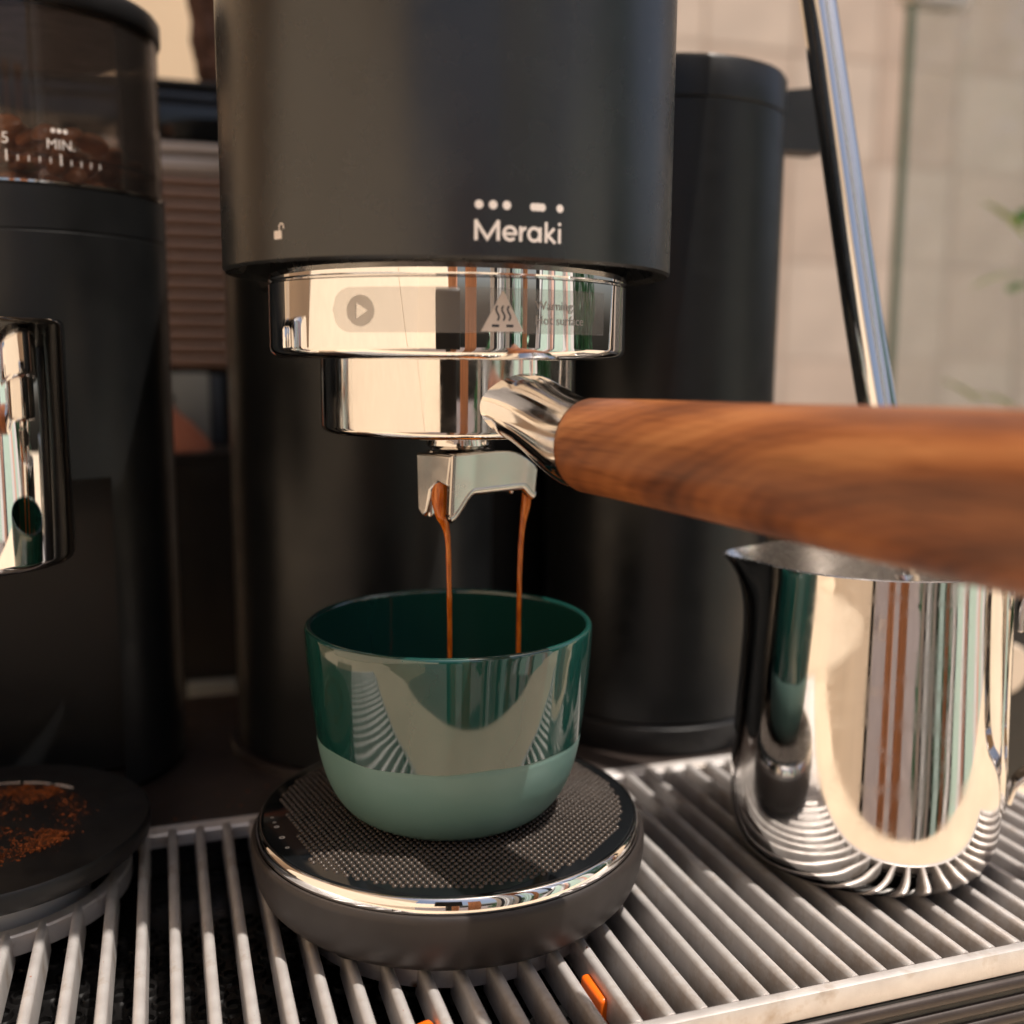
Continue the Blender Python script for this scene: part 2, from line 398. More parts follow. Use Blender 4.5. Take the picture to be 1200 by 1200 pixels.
# the second ring is cut by the back rail
V, Fc = lathe([(RING2, -.62), (RING2, -.08), (RING2+.05, -.03), (RING2+.42, -.03), (RING2+.47, -.08), (RING2+.47, -.62), (RING2, -.62)], 90, C2, rad(157), rad(383))
obj('ring_rail', V, Fc, 'alu', grate)
XR = X0+PITCH*34
obm('front_rail', rbox(-23, XR, -8.12, YF, -.70, -.035, .05), 'alu', grate)
def backrail(x0, x1):
    pr = [(YB, -.62), (YB, -.22), (YB+.05, -.16), (YB+.42, -.06), (YB+.47, -.10), (YB+.47, -.62)]
    V = [(x, a, b) for x in (x0, x1) for a, b in pr]; n = len(pr)
    return V, [[k, (k+1) % n, n+(k+1) % n, n+k] for k in range(n)]+[list(range(n)), [n+k for k in range(n)][::-1]]
V, Fc = backrail(-8.9, XR); obj('back_rail', V, Fc, 'alu', grate, ang=25)
obm('side_rail', rbox(XR-.3, XR, YF+.002, YB, -.7, -.03, .05), 'alu', grate)

# ------------------------------------------------------------------ tray below
tray = thing('drip_tray', 'black perforated drip tray lying under the grey grate', 'tray')
obm('tray_pan', rbox(-23, XR-.4, -7.7, 6.4, -3.4, -3.0), 'tray', tray)
bm = bmesh.new()
for (x0, x1, y0, y1) in ((-23, XR-.4, -7.75, -7.6), (-23, XR-.4, 6.3, 6.45), (XR-.55, XR-.4, -7.6, 6.3)):
    b2 = rbox(x0, x1, y0, y1, -3.0, -.72); me = bpy.data.meshes.new('t'); b2.to_mesh(me); b2.free(); bm.from_mesh(me); bpy.data.meshes.remove(me)
obm('tray_wall', bm, 'tray', tray)
# perforated insert: plate strips with raised-rim holes (one part, too many to pick apart)
parts = []
for i in range(-24, 14):
    for j in range(-9, 6):
        x = i*.72+(.36 if j % 2 else 0)-1; y = j*.72-1
        if y < -7.2 or y > 6 or x < -22.5: continue
        parts.append(lathe([(.17, -1.75), (.19, -1.62), (.25, -1.62), (.29, -1.75)], 10, (x, y)))
V, Fc = join(*parts); obj('drain_hole_rim', V, Fc, 'tray', tray, kind='stuff')
parts = []
for i in range(-24, 14):
    for j in range(-9, 6):
        x = i*.72+(.36 if j % 2 else 0)-1; y = j*.72-1
        if y < -7.2 or y > 6 or x < -22.5: continue
        v, f = disc2(x, y, .165, 10); parts.append(([(a, b, -1.742) for a, b in v], f))
V, Fc = join(*parts); obj('drain_hole', V, Fc, 'hole', tray, kind='stuff')
obm('drain_plate', rbox(-22.8, 9.5, -7.55, 6.2, -2.0, -1.75), 'tray', tray)

for (x, y, rz, lab) in ((2.38, -5.45, .05, 'orange plastic clip standing between the grate bars in front of the scale'),
                        (-2.05, -6.05, .3, 'orange plastic clip at the bottom edge of the frame below the scale')):
    o = obm('drain_clip', rbox(-.23, .23, -.62, .62, -1.2, -.12, .12, 3), 'orange', None, (x, y-.25, -.25)); o.rotation_euler.z = rz
    tag(o, lab, 'clip', 'orange clips under the drip grate')

# ================================================================== COFFEE MACHINE
mach = thing('coffee_machine', 'matt black espresso machine with round brew head and chrome collar over the cup', 'coffee machine')
obm('base', rbox(-23, XR+.3, 6.56, 20, -4.55, -.05, .08), 'basemetal', mach)
obm('front_panel', rbox(-23, XR+.2, -8.10, -7.80, -4.55, -.74, .03), 'black2', mach)
rb = None
for k in range(7):
    z = -.98-.5*k
    pr = [(-8.10, z-.17)]+[(-8.10-.14*sin(t), z+.17*-cos(t)) for t in [pi*q/6 for q in range(1, 6)]]+[(-8.10, z+.17)]
    n = len(pr); V = [(x, a, b) for x in (-23, XR+.2) for a, b in pr]
    if rb is None:
        rb = obj('rib', V, [[k2, k2+1, n+k2+1, n+k2] for k2 in range(n-1)]+[list(range(n)), [n+k2 for k2 in range(n)][::-1]], 'basemetal', mach); z00 = z
    else: copyobj(rb, None, (0, 0, z-z00))
# rear brew column with a low foot plate
V, Fc = lathe([(0, .25), (5.05, .25), (5.15, .33), (5.15, 30), (0, 30)], 128, (0, 13.3)); obj('brew_column', V, Fc, 'black', mach)
V, Fc = lathe([(0, -.1), (5.5, -.1), (5.5, .2), (5.45, .25), (0, .25)], 96, (0, 13.3)); obj('column_foot', V, Fc, 'basemetal', mach)
# brew head
V, Fc = lathe([(0, 17.95), (5.35, 17.95), (5.55, 17.62), (5.90, 17.53), (5.97, 17.60), (5.97, 31), (5.6, 31.4), (0, 31.4)], 160); obj('brew_head', V, Fc, 'head', mach)
obm('bridge', rbox(-4.2, 4.2, 3, 12, 17.6, 30.5, .3), 'black', mach)
obm('rear_body', rbox(-1, 12, 14.5, 22, -.0, 24.5, .4), 'black', mach)
V, Fc = lathe([(0, 15.34), (4.45, 15.34)] + [(4.53+.30*sin(t), 15.63-.30*cos(t)*.95) for t in [pi*q/16 for q in range(0, 9)]] + [(4.83, 17.22), (4.81, 17.25), (4.78, 17.27), (4.81, 17.30), (4.83, 17.33), (4.83, 17.94), (0, 17.94)], 160)
collar = obj('collar', V, Fc, 'chrome', mach, ang=30)
# frosted band + icons on collar
A0, A1 = -139.5, -52
g = []
u0 = rad(A0+90)*4.83; u1 = rad(A1+90)*4.83; vc = 16.48; hh = .52
nu = 80; V = []; Fc = []
for i in range(nu+1):
    u = u0+(u1-u0)*i/nu; h = hh if u-u0 > hh else math.sqrt(max(0.0, hh**2-(hh-(u-u0))**2))
    V += [(u, -h), (u, h)]
for i in range(nu): Fc.append([2*i, 2*i+2, 2*i+3, 2*i+1])
obj('frosted_band', wrap(V, 4.83, z=vc, off=.004), Fc, 'frost', collar)
uc = rad(-130.2+90)*4.83
def annulus(cx, cy, r0, r1, n=28):
    V = [(cx+r*cos(2*pi*k/n), cy+r*sin(2*pi*k/n)) for r in (r0, r1) for k in range(n)]
    return V, [[k, (k+1) % n, n+(k+1) % n, n+k] for k in range(n)]
# play button: disc with a triangular hole, built as a fan strip
n = 36; tri = [(-.11, .19), (-.11, -.19), (.20, 0)]
def tripoint(a):
    d = Vector((cos(a), sin(a))); best = 9
    for q in range(3):
        p, r = Vector(tri[q]), Vector(tri[(q+1) % 3]); e = r-p; den = d.x*e.y-d.y*e.x
        if abs(den) < 1e-9: continue
        t = (p.x*e.y-p.y*e.x)/den; s = (p.x*d.y-p.y*d.x)/den
        if t > 0 and -1e-6 <= s <= 1+1e-6: best = min(best, t)
    return d*best
V = [];Fc = []
for k in range(n):
    a = 2*pi*k/n; p = tripoint(a); V += [(uc+p.x, p.y), (uc+.36*cos(a), .36*sin(a))]
for k in range(n): j = (k+1) % n; Fc.append([2*k, 2*k+1, 2*j+1, 2*j])
obj('play_icon', wrap(V, 4.83, z=16.46, off=.010), Fc, 'grey_print', collar)
# warning triangle with three wavy lines left open: triangle minus waves is drawn as pale triangle + dark waves
S3 = [(-.52, -.45), (.52, -.45), (0, .50)]
V = []; Fc = []
for j in range(9):
    t = j/8; w_ = .52*(1-t)
    for i in range(9): V.append((-w_+2*w_*i/8, -.45+.95*t))
for j in range(8):
    for i in range(8): Fc.append([j*9+i, j*9+i+1, (j+1)*9+i+1, (j+1)*9+i])
obj('warning_triangle', wrap(V, 4.83, z=16.45, off=.010), Fc, 'white_print', collar)
parts = [stroke([(-.13+.14*k+.035*sin(t*6.3), -.2+.34*t) for t in [q/10 for q in range(11)]], .04) for k in range(3)]
parts.append(stroke([(-.26, -.32), (.26, -.32)], .06))
V, Fc = join(*parts); obj('heat_icon', wrap(V, 4.83, z=16.45, off=.016), Fc, 'dark_paint', collar)
ut = rad(-80.3+90)*4.83
for s, zz in (('Warning:', 16.52), ('Hot surface', 16.18)):
    V, Fc = text2d(s, .30, 'LEFT'); V = [(ut+u*1.05, v) for u, v in V]
    obj('lettering', wrap(V, 4.83, z=zz, off=.012), Fc, 'grey_print', collar)
V, Fc = lathe([(0, 0), (.075, 0), (.08, .05), (.08, .45), (.05, .52), (0, .54)], 20, (-4.60, -1.56)); V = [(a, b, c+15.60) for a, b, c in V]
obj('locating_pin', V, Fc, 'chrome', mach)
# lettering on the head
K = .00262
def ltr(strokes): return join(*strokes)
def sx(x): return (x-491)*K
def ys(y): return (455-y)*K
def cs(pts): return [(sx(a), ys(b)) for a, b in pts]
W_ = 26*K
L = []
L.append(stroke(cs([(122, 455), (122, 290)]), W_+.006)); L.append(stroke(cs([(309, 290), (309, 455)]), W_+.006))
L.append(stroke(cs([(118, 292), (216, 440), (313, 292)]), W_))
def ell(cx, cy, rx, ry, a0, a1, n=22): return [(cx+rx*cos(rad(a0+(a1-a0)*k/n)), cy-ry*sin(rad(a0+(a1-a0)*k/n))) for k in range(n+1)]
L.append(stroke(cs(ell(410, 393, 52, 52, 0, 318)), W_)); L.append(stroke(cs([(362, 395), (474, 395)]), W_*.85))
L.append(stroke(cs([(504, 455), (504, 332)]), W_)); L.append(stroke(cs(ell(556, 400, 52, 55, 180, 92, 8)), W_))
e = stroke(cs(ell(625, 393, 50, 52, 0, 360)[:-1]), W_, True); L.append(e)
L.append(stroke(cs([(680, 332), (680, 455)]), W_))
L.append(stroke(cs([(735, 455), (735, 285)]), W_)); L.append(stroke(cs([(812, 334), (752, 396), (822, 455)]), W_))
L.append(stroke(cs([(863, 455), (863, 334)]), W_)); v_, f_ = disc2(sx(863), ys(297), 15*K); L.append((v_, f_))
V, Fc = ltr(L); obj('lettering', wrap(V, 5.97, z=17.925), Fc, 'white_print', mach)
L = [disc2(sx(x), 0, r*K) for x, r in ((147, 36), (265, 36), (382, 36), (865, 34))]
V, Fc = join(*L); obj('icon_dots', wrap(V, 5.97, z=18.68), Fc, 'white_print', mach)
# joined triple dot as one outline
pts = []
cxs = [618, 657, 696]
V = []; Fc = []
for i in range(41):
    x = 585+i*(729-585)/40; h = max([math.sqrt(max(0, 33**2-(x-c)**2)) for c in cxs]); V += [(sx(x), -h*K), (sx(x), h*K)]
for i in range(40): Fc.append([2*i, 2*i+2, 2*i+3, 2*i+1])
obj('icon_pill', wrap(V, 5.97, z=18.675), Fc, 'white_print', mach)
bm_sq = [(-.11, 0), (.11, 0), (.13, .02), (.13, .17), (.11, .19), (-.11, .19), (-.13, .17), (-.13, .02)]
L = [(bm_sq, [list(range(8))]), stroke([(.05, .19), (.05, .27)]+arc(.12, .27, .07, 180, 0, 8)+[(.19, .22)], .035)]
V, Fc = join(*L); obj('padlock_icon', wrap(V, 5.97, a=-145.4, z=18.03), Fc, 'white_print', mach)
# steam wand
P = [(12.1, 6.5, 44), (12.75, 4.6, 34), (13.24, 3, 27.0), (13.55, 2.0, 22.6), (13.95, .75, 17), (14.35, -.6, 11.5), (14.55, -1.2, 8.2)]
pth = smoothprof(P, 6); V, Fc = tube(pth, [.56+.06*i/len(pth) for i in range(len(pth))], 40); obj('steam_wand', V, Fc, 'chrome', mach)
V, Fc = tube([(14.42, -.75, 9.6), (14.56, -1.2, 8.3), (14.66, -1.5, 7.4), (14.7, -1.6, 7.0)], [.62, .66, .55, .35], 32); obj('wand_tip', V, Fc, 'chrome', mach)

# ================================================================== WATER TANK
tank = thing('water_tank', 'tall matt black cylindrical tank with lid lug behind the wooden handle', 'water tank')
TC = (12.0, 11.3)
V, Fc = lathe([(0, 1.25), (4.55, 1.25), (4.65, 1.32), (4.65, 24.62), (4.60, 24.66), (0, 24.66)], 140, TC); obj('tank_body', V, Fc, 'black', tank)
V, Fc = lathe([(0, .0), (4.60, .0), (4.64, .08), (4.64, 1.08), (4.52, 1.22), (0, 1.24)], 140, TC); obj('foot_ring', V, Fc, 'black2', tank)
V, Fc = lathe([(0, 24.68), (4.60, 24.68), (4.65, 24.73), (4.65, 26.0), (4.55, 26.16), (4.3, 26.2), (0, 26.25)], 140, TC); obj('lid', V, Fc, 'black', tank)
# lug: outline in x-z with real thickness
lug = [(16.2, 24.95), (16.75, 24.95), (16.95, 24.65), (16.95, 24.15), (17.1, 23.9), (19.0, 23.9), (19.3, 24.2), (19.3, 26.3), (19.0, 26.55), (16.2, 26.1)]
n = len(lug); V = [(x, y, z) for y in (10.6, 11.9) for x, z in lug]
obj('lug', V, [list(range(n)), [n+k for k in range(n)][::-1]]+[[k, (k+1) % n, n+(k+1) % n, n+k] for k in range(n)], 'black2', tank, smooth=False)

# ================================================================== PORTAFILTER
pf = thing('portafilter', 'chrome portafilter with long walnut handle locked into the brew head', 'portafilter')
pro = [(0, 13.36), (3.15, 13.36)] + [(3.28+.22*sin(t), 13.58-.22*cos(t)) for t in [pi*q/12 for q in range(0, 7)]] + [(3.5, 15.5), (3.5, 15.9), (0, 15.9)]
V, Fc = lathe(pro, 140); obj('filter_body', V, Fc, 'steel', pf, ang=30)
PH = rad(-70); hd = Vector((cos(PH), sin(PH), 0)); hn = Vector((-hd.y, hd.x, 0))
def loft(stations, n=64, cap=True):
    V = []; Fc = []
    for s, z, ra, rz in stations:
        for k in range(n):
            t = 2*pi*k/n; p = hd*s+hn*(ra*cos(t)); V.append((p.x, p.y, z+rz*sin(t)))
    for i in range(len(stations)-1):
        for k in range(n): Fc.append([i*n+k, i*n+(k+1) % n, (i+1)*n+(k+1) % n, (i+1)*n+k])
    if cap: Fc += [list(range(n))[::-1], [(len(stations)-1)*n+k for k in range(n)]]
    return V, Fc
st = []
for q in range(41):
    t = q/40; e_ = t*t*(3-2*t); s_ = 2.95+(5.75-2.95)*t
    st.append((s_, 14.22-.86*e_, 1.06+.42*(1-t)**4+.03*t, .86+.24*e_))
V, Fc = loft(st); obj('neck', V, Fc, 'steel', pf)
st = [(5.75, 13.36, 1.0, 1.01), (5.77, 13.36, 1.085, 1.095)]+smoothprof([(5.83, 13.36, 1.10, 1.12), (7.5, 13.34, 1.15, 1.17), (11, 13.27, 1.27, 1.29), (15, 13.19, 1.42, 1.46), (17.6, 13.15, 1.50, 1.52), (18.5, 13.14, 1.38, 1.40), (18.85, 13.14, 1.0, 1.0), (18.9, 13.14, .4, .4)], 8)
# wooden handle gets its own local frame: x along the handle for the grain
wl = []
V, Fc = loft(st)
h = obj('wooden_handle', [((Vector(v)-hd*5.75-Vector((0, 0, 13.3))).dot(hd), (Vector(v)-hd*5.75-Vector((0, 0, 13.3))).dot(hn), v[2]-13.3) for v in V], Fc, 'wood', pf, tuple(hd*5.75+Vector((0, 0, 13.3))))
h.rotation_euler.z = PH
# spout
SC = Vector((.92, -.05, 0)); SA = Vector((cos(rad(17)), sin(rad(17)), 0)); SN = Vector((SA.y, -SA.x, 0))
V, Fc = lathe([(.8, 12.9), (.9, 13.0), (.9, 13.2), (.98, 13.36)], 40, (.25, -.1)); obj('spout_collar', V, Fc, 'steel', pf)
def plate(prof_fn, n0, n1, nseg=26, s0=-1.45, s1=1.45, tilt=0.0):
    V = []; Fc = []
    for i in range(nseg+1):
        s = s0+(s1-s0)*i/nseg; zt, zb = prof_fn(s)
        for nn, z in ((n1, zt), (n1-tilt, zb), (n0-tilt, zb), (n0, zt)):
            p = SC+SA*s+SN*nn; V.append((p.x, p.y, z))
    for i in range(nseg):
        for k in range(4): Fc.append([4*i+k, 4*i+(k+1) % 4, 4*i+4+(k+1) % 4, 4*i+4+k])
    Fc += [[0, 1, 2, 3], [4*nseg+3, 4*nseg+2, 4*nseg+1, 4*nseg]]
    return V, Fc
def sst(x): x = max(0, min(1, x)); return x*x*(3-2*x)
def pf_front(s):
    zt = 12.86-.03*abs(s)-max(0, s-.3)**2*.40
    zb = 11.70+.03*(s+1.45)-.72*sst((-.65-s)/.8)-.34*sst((s-1.0)/.45)
    return zt, zb
V, Fc = plate(pf_front, .52, .80, 40, tilt=.14); o1 = obj('spout_plate', V, Fc, 'cast', pf, ang=40)
md = o1.modifiers.new('b', 'BEVEL'); md.width = .0012; md.segments = 4; md.limit_method = 'ANGLE'
def pf_back(s): a, b = pf_front(s); return a, b-.05
V, Fc = plate(pf_back, -.66, -.40, 40); o1 = obj('spout_plate', V, Fc, 'steel', pf, ang=40)
md = o1.modifiers.new('b', 'BEVEL'); md.width = .0012; md.segments = 4; md.limit_method = 'ANGLE'
V, Fc = plate(lambda s: (12.83-.03*abs(s)-max(0, s-.3)**2*.45, 12.3-(0 if abs(s) < .9 else .25*(abs(s)-.9))), -.45, .63); obj('spout_roof', V, Fc, 'steel', pf, ang=40)
# rolled lip along lower edge of the front plate
pp = []
for i in range(30):
    s = -1.42+2.84*i/29; z = pf_front(s)[1]; p = SC+SA*s+SN*.54; pp.append((p.x, p.y, z+.05))
V, Fc = tube(pp, .15, 16); obj('spout_lip', V, Fc, 'cast', pf)

# ================================================================== ESPRESSO
def stream(name, pts, radii, label):
    ps = smoothprof([tuple(p)+(r,) for p, r in zip(pts, radii)], 10); ps = [(a, b, c, .86*r_*(1+.04*sin(c*5.3)+.02*sin(c*11))) for a, b, c, r_ in ps]
    V, Fc = tube([p[:3] for p in ps], [p[3] for p in ps], 18); o = obj(name, V, Fc, 'coffee')
    return tag(o, label, 'coffee', 'streams of espresso falling into the cup')
p0 = SC+SA*-1.45; V = []
for ds in (0, .16):
    for nn, z in ((-.62, 12.78), (.76, 12.78), (.62, 11.9), (.25, 12.02), (-.05, 11.75), (-.20, 11.15), (-.36, 10.98), (-.56, 11.2)):
        p = p0+SA*(ds-.02-.30*(.76-nn)/1.36)+SN*nn; V.append((p.x, p.y, z))
o1 = obj('spout_end_cap', V, [list(range(8)), list(range(15, 7, -1))]+[[k, (k+1) % 8, 8+(k+1) % 8, 8+k] for k in range(8)], 'cast', pf, ang=40)
md = o1.modifiers.new('b', 'BEVEL'); md.width = .0007; md.segments = 3; md.limit_method = 'ANGLE'
e0 = SC+SA*-1.42+SN*.10
stream('espresso_stream', [(e0.x+.05, e0.y+.05, 12.15), (e0.x+.02, e0.y, 11.8), (e0.x+.0, e0.y, 11.45), (e0.x+.05, e0.y-.02, 11.1), (e0.x+.14, e0.y-.02, 10.8), (e0.x+.22, e0.y, 10.4), (e0.x+.25, e0.y, 9.6), (e0.x+.27, e0.y, 8.0), (e0.x+.28, e0.y, 4.2)],
       [.20, .27, .27, .21, .13, .095, .085, .08, .075], 'left thicker stream of orange brown espresso running off the open spout end')
e1 = SC+SA*1.36+SN*.35
stream('espresso_stream', [(e1.x, e1.y, 11.6), (e1.x-.02, e1.y, 11.25), (e1.x-.06, e1.y, 11.0), (e1.x-.12, e1.y, 10.6), (e1.x-.18, e1.y, 9.8), (e1.x-.21, e1.y, 8.2), (e1.x-.23, e1.y, 4.2)],
       [.16, .16, .13, .10, .085, .08, .075], 'right thin stream of orange brown espresso falling from the right spout end')

# ================================================================== CUP
cup = thing('espresso_cup', 'dark green glazed ceramic cup with bare sage base on the round scale', 'cup', (0, 0, 2.45))
outer = smoothprof([(3.82, 4.86), (3.93, 5.7), (4.02, 6.6), (4.075, 7.4), (4.085, 7.72)], 6)
rim = [(3.985+.10*cos(t), 7.86+.12*sin(t)) for t in [pi*q/12 for q in range(0, 13)]]
inner = smoothprof([(3.875, 7.7), (3.84, 7.0), (3.72, 5.8), (3.5, 4.6), (3.0, 3.5), (2.2, 3.0), (0.0, 2.85)], 6)
V, Fc = lathe(outer+rim+inner, 140); obj('glazed_bowl', [(a, b, c-2.45+(.03*sin(4*math.atan2(b, a)+1)+.018*sin(11*math.atan2(b, a)))*max(0, 1-(c-4.86)/.5)*(1 if math.hypot(a, b) > 3.8 else 0)) for a, b, c in V], Fc, 'glaze', cup, ang=60)
pr = [(0, 2.52), (2.3, 2.52), (2.42, 2.46), (2.55, 2.46)]+smoothprof([(2.62, 2.50), (3.0, 2.74), (3.32, 3.14), (3.56, 3.66), (3.71, 4.2), (3.79, 4.65), (3.802, 4.80), (3.803, 4.95)], 6)
V, Fc = lathe(pr, 140); obj('bare_base', [(a, b, c-2.45) for a, b, c in V], Fc, 'stone', cup, ang=50)
V, Fc = lathe([(0, 4.0), (3.1, 4.0), (3.3, 4.06)], 80); o = obj('espresso_pool', V, Fc, 'coffee'); tag(o, 'shallow pool of espresso inside the green cup', 'coffee')

# ================================================================== SCALE
scale = thing('coffee_scale', 'round black coffee scale with studded glass top and chrome edge under the cup', 'scale')
pr = [(0, .28), (5.0, .28), (5.22, .34), (5.36, .48)]+smoothprof([(5.46, .60), (5.60, .95), (5.68, 1.35), (5.70, 1.80)], 5)+[(5.69, 1.92), (5.64, 1.98), (5.56, 1.98), (5.54, 1.90), (5.50, 1.90), (5.50, 2.0)]
V, Fc = lathe(pr, 180); obj('scale_body', V, Fc, 'scale_body', scale, ang=40)
V, Fc = lathe([(5.53, 1.93), (5.545, 2.08), (5.53, 2.20), (5.50, 2.28), (5.465, 2.35), (5.43, 2.378), (5.40, 2.37), (5.385, 2.30)], 180); obj('chrome_ring', V, Fc, 'chrome', scale, ang=60)
V, Fc = lathe([(0, 2.40), (5.33, 2.40), (5.385, 2.37), (5.39, 2.2)], 140); obj('glass_top', V, Fc, 'glass_black', scale)
for k, a in enumerate((40, 140, 220, 320)):
    V, Fc = lathe([(0, -.02), (.5, -.02), (.55, .0), (.55, .29)], 24, (4.3*cos(rad(a)), 4.3*sin(rad(a)))); obj('foot', V, Fc, 'black2', scale)
# studs
P0 = Vector((-4.75, 2.18)); P1 = Vector((-4.32, -2.94)); dl = (P1-P0).normalized(); nl = Vector((-dl.y, dl.x))
if nl.x < 0: nl = -nl
sp = .195; V = []; Fc = []; r = .078
for i in range(-70, 70):
    for j in range(-40, 40):
        q = Vector((i*sp+(sp/2 if j % 2 else 0), j*sp*.866)); 
        q = Vector((q.x*cos(.32)+q.y*sin(.32), -q.x*sin(.32)+q.y*cos(.32)))
        if q.length > 5.02 or (q-P0).dot(nl) < 0: continue
        if q.length < 2.3: continue
        o0 = len(V)
        for rr, zz in ((r, 2.40), (r*.8, 2.440), (r*.35, 2.458)):
            for k in range(6): V.append((q.x+rr*cos(k*pi/3), q.y+rr*sin(k*pi/3), zz))
        for a in range(2):
            for k in range(6): Fc.append([o0+a*6+k, o0+a*6+(k+1) % 6, o0+a*6+6+(k+1) % 6, o0+a*6+6+k])
        Fc.append([o0+12+k for k in range(6)])
obj('studs', V, Fc, 'dots', scale, kind='stuff', ang=80)
L = []
for (x, y, rr) in ((-5.06, .58, .05), (-5.03, .24, .05), (-5.0, -.06, .075), (-4.93, -.78, .085), (-4.86, -1.42, .06)):
    v, f = annulus(x, y, rr*.35, rr, 14); L.append(([(a, b, 2.404) for a, b in v], f))
V, Fc = join(*L); obj('button_marks', V, Fc, 'grey_print', scale)
ca = rad(-155.5); sb = rbox(-.30, .30, -.02, .1, -.07, .07, .05); o = obm('charging_slot', sb, 'hole', scale, (5.585*cos(ca), 5.585*sin(ca)*1.0, 1.30)); o.rotation_euler.z = ca+pi/2; o.rotation_euler.x = 0

# ================================================================== MILK PITCHER
PC = Vector((12.95, -1.9, 0)); pit = thing('milk_pitcher', 'polished steel milk pitcher with pointed spout standing on the grate', 'milk pitcher', (PC.x, PC.y, 0))
body = smoothprof([(3.25, .10), (3.62, .28), (3.86, .62), (3.99, 1.1), (4.05, 1.8), (4.03, 3.2), (3.94, 5.0), (3.84, 7.0), (3.77, 8.6), (3.78, 9.45)], 6)
sa = rad(146); n = 128; V = []; Fc = []
prof = [(0.0, .16), (2.2, .16), (2.9, .04), (3.1, .03)]+body
rows = []
for r_, z_ in prof:
    row = []
    for k in range(n):
        a = 2*pi*k/n; d = (a-sa+pi) % (2*pi)-pi
        t = max(0, (z_-6.2)/3.25); g_ = math.exp(-(d/.30)**2); g2 = math.exp(-(d/.75)**2)
        rr = r_+.80*g_*t**3.2 - .10*(g2-g_)*t**1.5; zz = z_+(-.05*g_-.10*g2)*max(0, (z_-8.2)/1.25)**2 if z_ > 8.2 else z_
        row.append((rr*cos(a), rr*sin(a), zz))
    rows.append(row)
for row in rows: V += row
for j in range(len(rows)-1):
    for k in range(n): Fc.append([j*n+k, j*n+(k+1) % n, (j+1)*n+(k+1) % n, (j+1)*n+k])
obj('pitcher_body', V, Fc, 'steel', pit, ang=60)
# inner wall, 0.1 cm inside, with a rolled edge
V2 = []; rows2 = [rows[-1]]
for q, row in enumerate(rows[:3:-1]):
    f_ = 1-.08/4; rows2.append([(x*f_, y*f_, z+(.0 if q else .03)) for x, y, z in row])
rows2.append([(x*.95, y*.95, .4) for x, y, z in rows[4]]); rows2.append([(x*.01, y*.01, .4) for x, y, z in rows[4]])
V = []; Fc = []
for row in rows2: V += row
for j in range(len(rows2)-1):
    for k in range(n): Fc.append([j*n+k, (j+1)*n+k, (j+1)*n+(k+1) % n, j*n+(k+1) % n])
obj('pitcher_inside', V, Fc, 'steel_in', pit, ang=60)
# handle: flat strap, in the plane opposite the spout
ha = rad(-40); hx = Vector((cos(ha), sin(ha), 0)); hy = Vector((-hx.y, hx.x, 0))
cen = smoothprof([(4.14, 7.6), (4.14, 8.2), (4.3, 8.75), (4.9, 9.0), (6.5, 8.9), (7.2, 8.2), (7.3, 5.6), (6.9, 4.2), (6.1, 3.6), (4.95, 3.4), (4.4, 3.0), (4.2, 2.3)], 6)
V = []; Fc = []
m_ = len(cen)
for i, (a, z) in enumerate(cen):
    b0 = Vector(cen[max(i-1, 0)]); b1 = Vector(cen[min(i+1, m_-1)]); d = (b1-b0).normalized(); nn = Vector((-d.y, d.x))
    for s_, w2 in ((1, -.45), (1, .45), (-1, .45), (-1, -.45)):
        aa = a+nn.x*.07*s_; z2 = z+nn.y*.07*s_; p = hx*aa+hy*w2; V.append((p.x, p.y, z2))
for i in range(m_-1):
    for k in range(4): Fc.append([4*i+k, 4*i+(k+1) % 4, 4*i+4+(k+1) % 4, 4*i+4+k])
Fc += [[3, 2, 1, 0], [4*m_-4+k for k in range(4)]]
hh_ = obj('pitcher_handle', V, Fc, 'steel', pit, ang=50)
md = hh_.modifiers.new('b', 'BEVEL'); md.width = .0004; md.segments = 2; md.limit_method = 'ANGLE'
V = []; Fc = []
zz_ = [9.1, 8.9, 7, 5, 3.2, 2.2, 1.9]
for q, z in enumerate(zz_):
    wd = .35 if q in (0, 6) else .6
    rb_ = 4.02-.03*max(0, z-3)+.0
    for k in range(7):
        a = ha-.12+(k/6-.5)*2*wd/4; rr = rb_+(.11 if 0 < k < 6 and 0 < q < 6 else -.03); V.append((rr*cos(a), rr*sin(a), z))
for q in range(6):
    for k in range(6): Fc.append([q*7+k, q*7+k+1, (q+1)*7+k+1, (q+1)*7+k])
obj('handle_plate', V, Fc, 'steel', pit, ang=70)
# ================================================================== GRINDER
GC = (-11.85, 13.3); GR = 4.65
gr = thing('coffee_grinder', 'matt black coffee grinder with smoked hopper of beans left of the machine', 'coffee grinder')
V, Fc = lathe([(0, .2), (4.60, .2), (4.65, .26), (4.65, 19.24), (4.62, 19.27), (4.62, 19.31), (4.65, 19.34), (4.65, 20.66), (4.60, 20.72), (4.2, 20.74), (4.1, 20.4), (1.5, 19.6), (0, 19.6)], 140, GC)
gb = obj('grinder_body', V, Fc, 'black', gr)
cut = obm('niche_cut', rbox(-14.9, -9.3, 5, 11.6, .0, 11.3), 'black', None)
bo = gb.modifiers.new('c', 'BOOLEAN'); bo.operation = 'DIFFERENCE'; bo.object = cut; bo.solver = 'EXACT'
dg = bpy.context.evaluated_depsgraph_get(); me2 = bpy.data.meshes.new_from_object(gb.evaluated_get(dg)); gb.modifiers.clear(); gb.data = me2
me2.shade_smooth(); me2.set_sharp_from_angle(angle=rad(30)); bpy.data.objects.remove(cut)
V, Fc = lathe([(4.58, 20.72), (4.6, 20.78), (4.6, 26.35), (4.50, 26.35), (4.5, 20.9), (4.45, 20.75)], 120, GC); obj('hopper', V, Fc, 'smoke', gr, ang=60)
